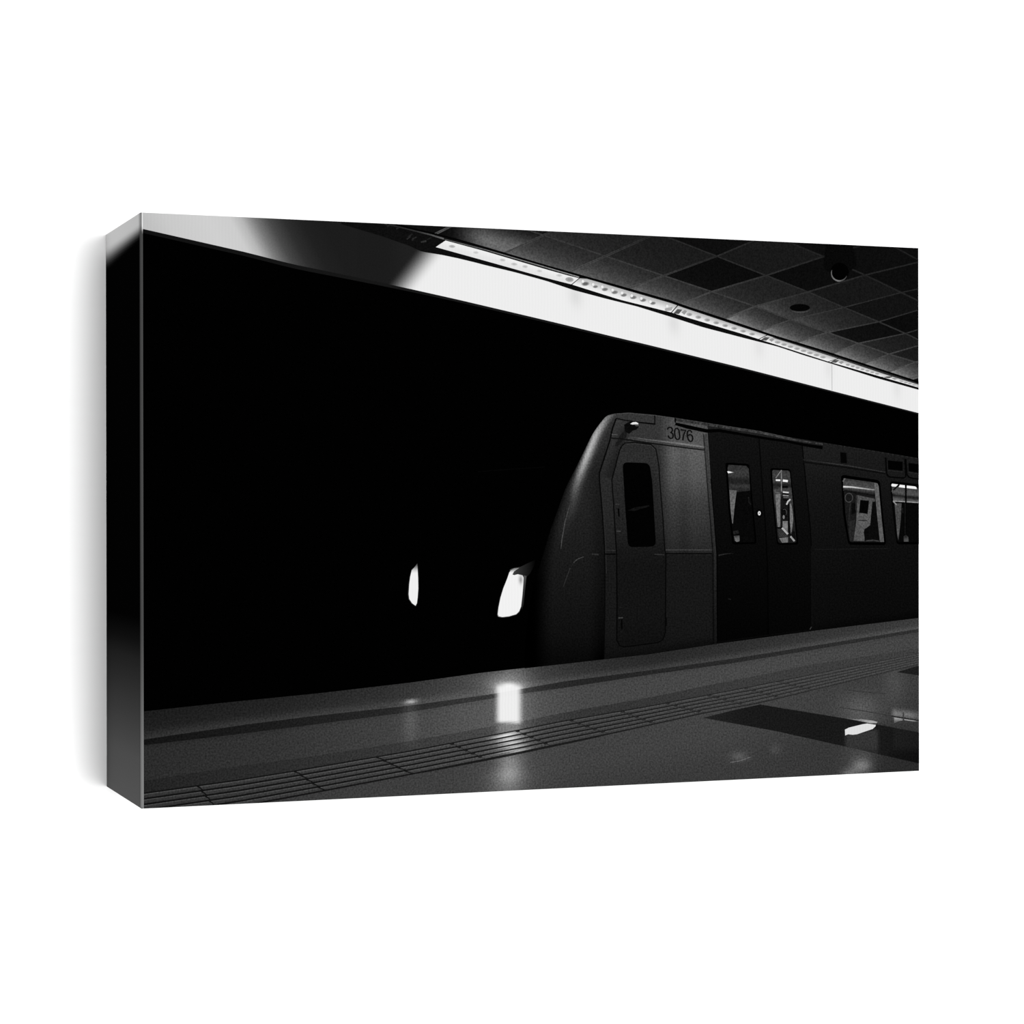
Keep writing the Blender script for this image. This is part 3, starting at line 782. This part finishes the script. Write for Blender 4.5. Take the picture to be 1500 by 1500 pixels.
for a, b in JX:
    for k in range(5):
        xa = a+(b-a)*k/5.0; xb = a+(b-a)*(k+1)/5.0
        w = IC((300, 2.0), (700, 1.6), (1190, .9))(a)
        t = IC((300, 16), (700, 26), (950, 38), (1190, 52))(a)
        if a > 600:
            ts.line([(xa-2, eK(k)(xa-2)+.6), (xa+1.5, eK(k)(xa+1.5)+1.6), (xa+4, eK(k)(xa+4)+1.2)], [w*1.2, w*1.9, w*.7], t, 2)
            ts.line([(xa, eK(k)(xa)+1), (xb, eK(k+1)(xb))], w*.45, t+12, 2)
            continue
        ts.line([(xa-1, eK(k)(xa-1)+.4), (xa*.5+xb*.5+1.5, eK(k+.55)(xa*.5+xb*.5)), (xb+1, eK(k+1)(xb+1))], [w*1.3, w*.7, w*1.2], t, 2)
ts.build('tactile_strip', INK_FLOOR, platform, 'ribbed tactile paving strip')

# dark stone inlays
def inl_t(x, y):
    v = IC((1035, 34), (1090, 25), (1200, 24), (1290, 25), (1345, 19))(x)
    v += 26*box(x, 1238, 1286, 8)*sm((y-1066)/6)*(1-sm((y-1090)/26))
    v += 6*sm((x-1308)/3)*(1-sm((y-1090)/12))
    v -= 5*sm((y-1095)/15)*sm((x-1290)/20)
    return v
g = Print(4)
g.fill(zc(950, 880, 3.75)((300, 643), (460, 603), (612, 570), (1100, 650), (1500, 726), (1500, 897), (1100, 805), (700, 716)), inl_t, 0, 3)
g.fill(zi((655, 515), (700, 493), (850, 456), (900, 448), (995, 462), (990, 480), (960, 508), (850, 545), (790, 566), (740, 572), (690, 566), (658, 580)), lambda x, y: 222, 1, 3)
g.build('stone_inlay', INK_DARK, platform, 'black stone inlay mirroring a white light')
g = Print(5)
g.fill(zc(950, 880, 3.75)((1365, 392), (1500, 352), (1500, 412), (1430, 402)), 28)
g.build('stone_inlay', INK_DARK, platform, 'corner of the far black stone inlay at the right edge')

# ================================================================== white wall
wm = bpy.data.materials.new('white_wall_paint'); wm.use_nodes = True
nt = wm.node_tree; b = nt.nodes['Principled BSDF']
b.inputs['Roughness'].default_value = 1.0; b.inputs['Specular IOR Level'].default_value = 0.0
no = nt.nodes.new('ShaderNodeTexNoise'); no.inputs['Scale'].default_value = 300
cr = nt.nodes.new('ShaderNodeMapRange'); cr.inputs['To Min'].default_value = .885; cr.inputs['To Max'].default_value = .905
nt.links.new(no.outputs['Fac'], cr.inputs['Value'])
cb = nt.nodes.new('ShaderNodeCombineColor')
for k in range(3): nt.links.new(cr.outputs['Result'], cb.inputs[k])
nt.links.new(cb.outputs[0], b.inputs['Base Color'])
X0, X1, T, ZT = -6.0, 8.0, 0.12, 4.0
vv = [(x, y, z) for z in (0, ZT) for y in (0.0005, T) for x in (X0, X1)]
ff = [(0, 1, 5, 4), (2, 6, 7, 3), (0, 4, 6, 2), (1, 3, 7, 5), (4, 5, 7, 6), (0, 2, 3, 1)]
wall = mesh('wall_back', vv, ff, None, wm)
wall['kind'] = 'structure'

# ================================================================== light
world = bpy.data.worlds.new('white_studio'); bpy.context.scene.world = world
world.use_nodes = True
bg = world.node_tree.nodes['Background']
bg.inputs['Color'].default_value = (1, 1, 1, 1); bg.inputs['Strength'].default_value = 0.92
sun = bpy.data.lights.new('key_light', 'SUN'); sun.energy = 0.70*pi; sun.angle = math.radians(16)
so = bpy.data.objects.new('key_light', sun); C.objects.link(so)
a = math.radians(8.2)
dirv = Vector((-sin(a), cos(a), 0.0))        # travels to the left and onto the wall
so.rotation_euler = dirv.to_track_quat('-Z', 'Y').to_euler()
so.location = (1.5, -5, 2)

# ================================================================== camera
cam = bpy.data.cameras.new('camera'); cam.sensor_width = 36; cam.lens = F/1500*36
cam.clip_start = 0.05
co = bpy.data.objects.new('camera', cam); C.objects.link(co)
m = Matrix((rt, up, -fw)).transposed().to_4x4()
m.translation = eye+Vector((0, 0, Z0))
co.matrix_world = m
sc = bpy.context.scene
sc.camera = co
sc.view_settings.view_transform = 'Standard'
sc.view_settings.look = 'None'
sc.view_settings.exposure = 0; sc.view_settings.gamma = 1
sc.view_settings.use_curve_mapping = False
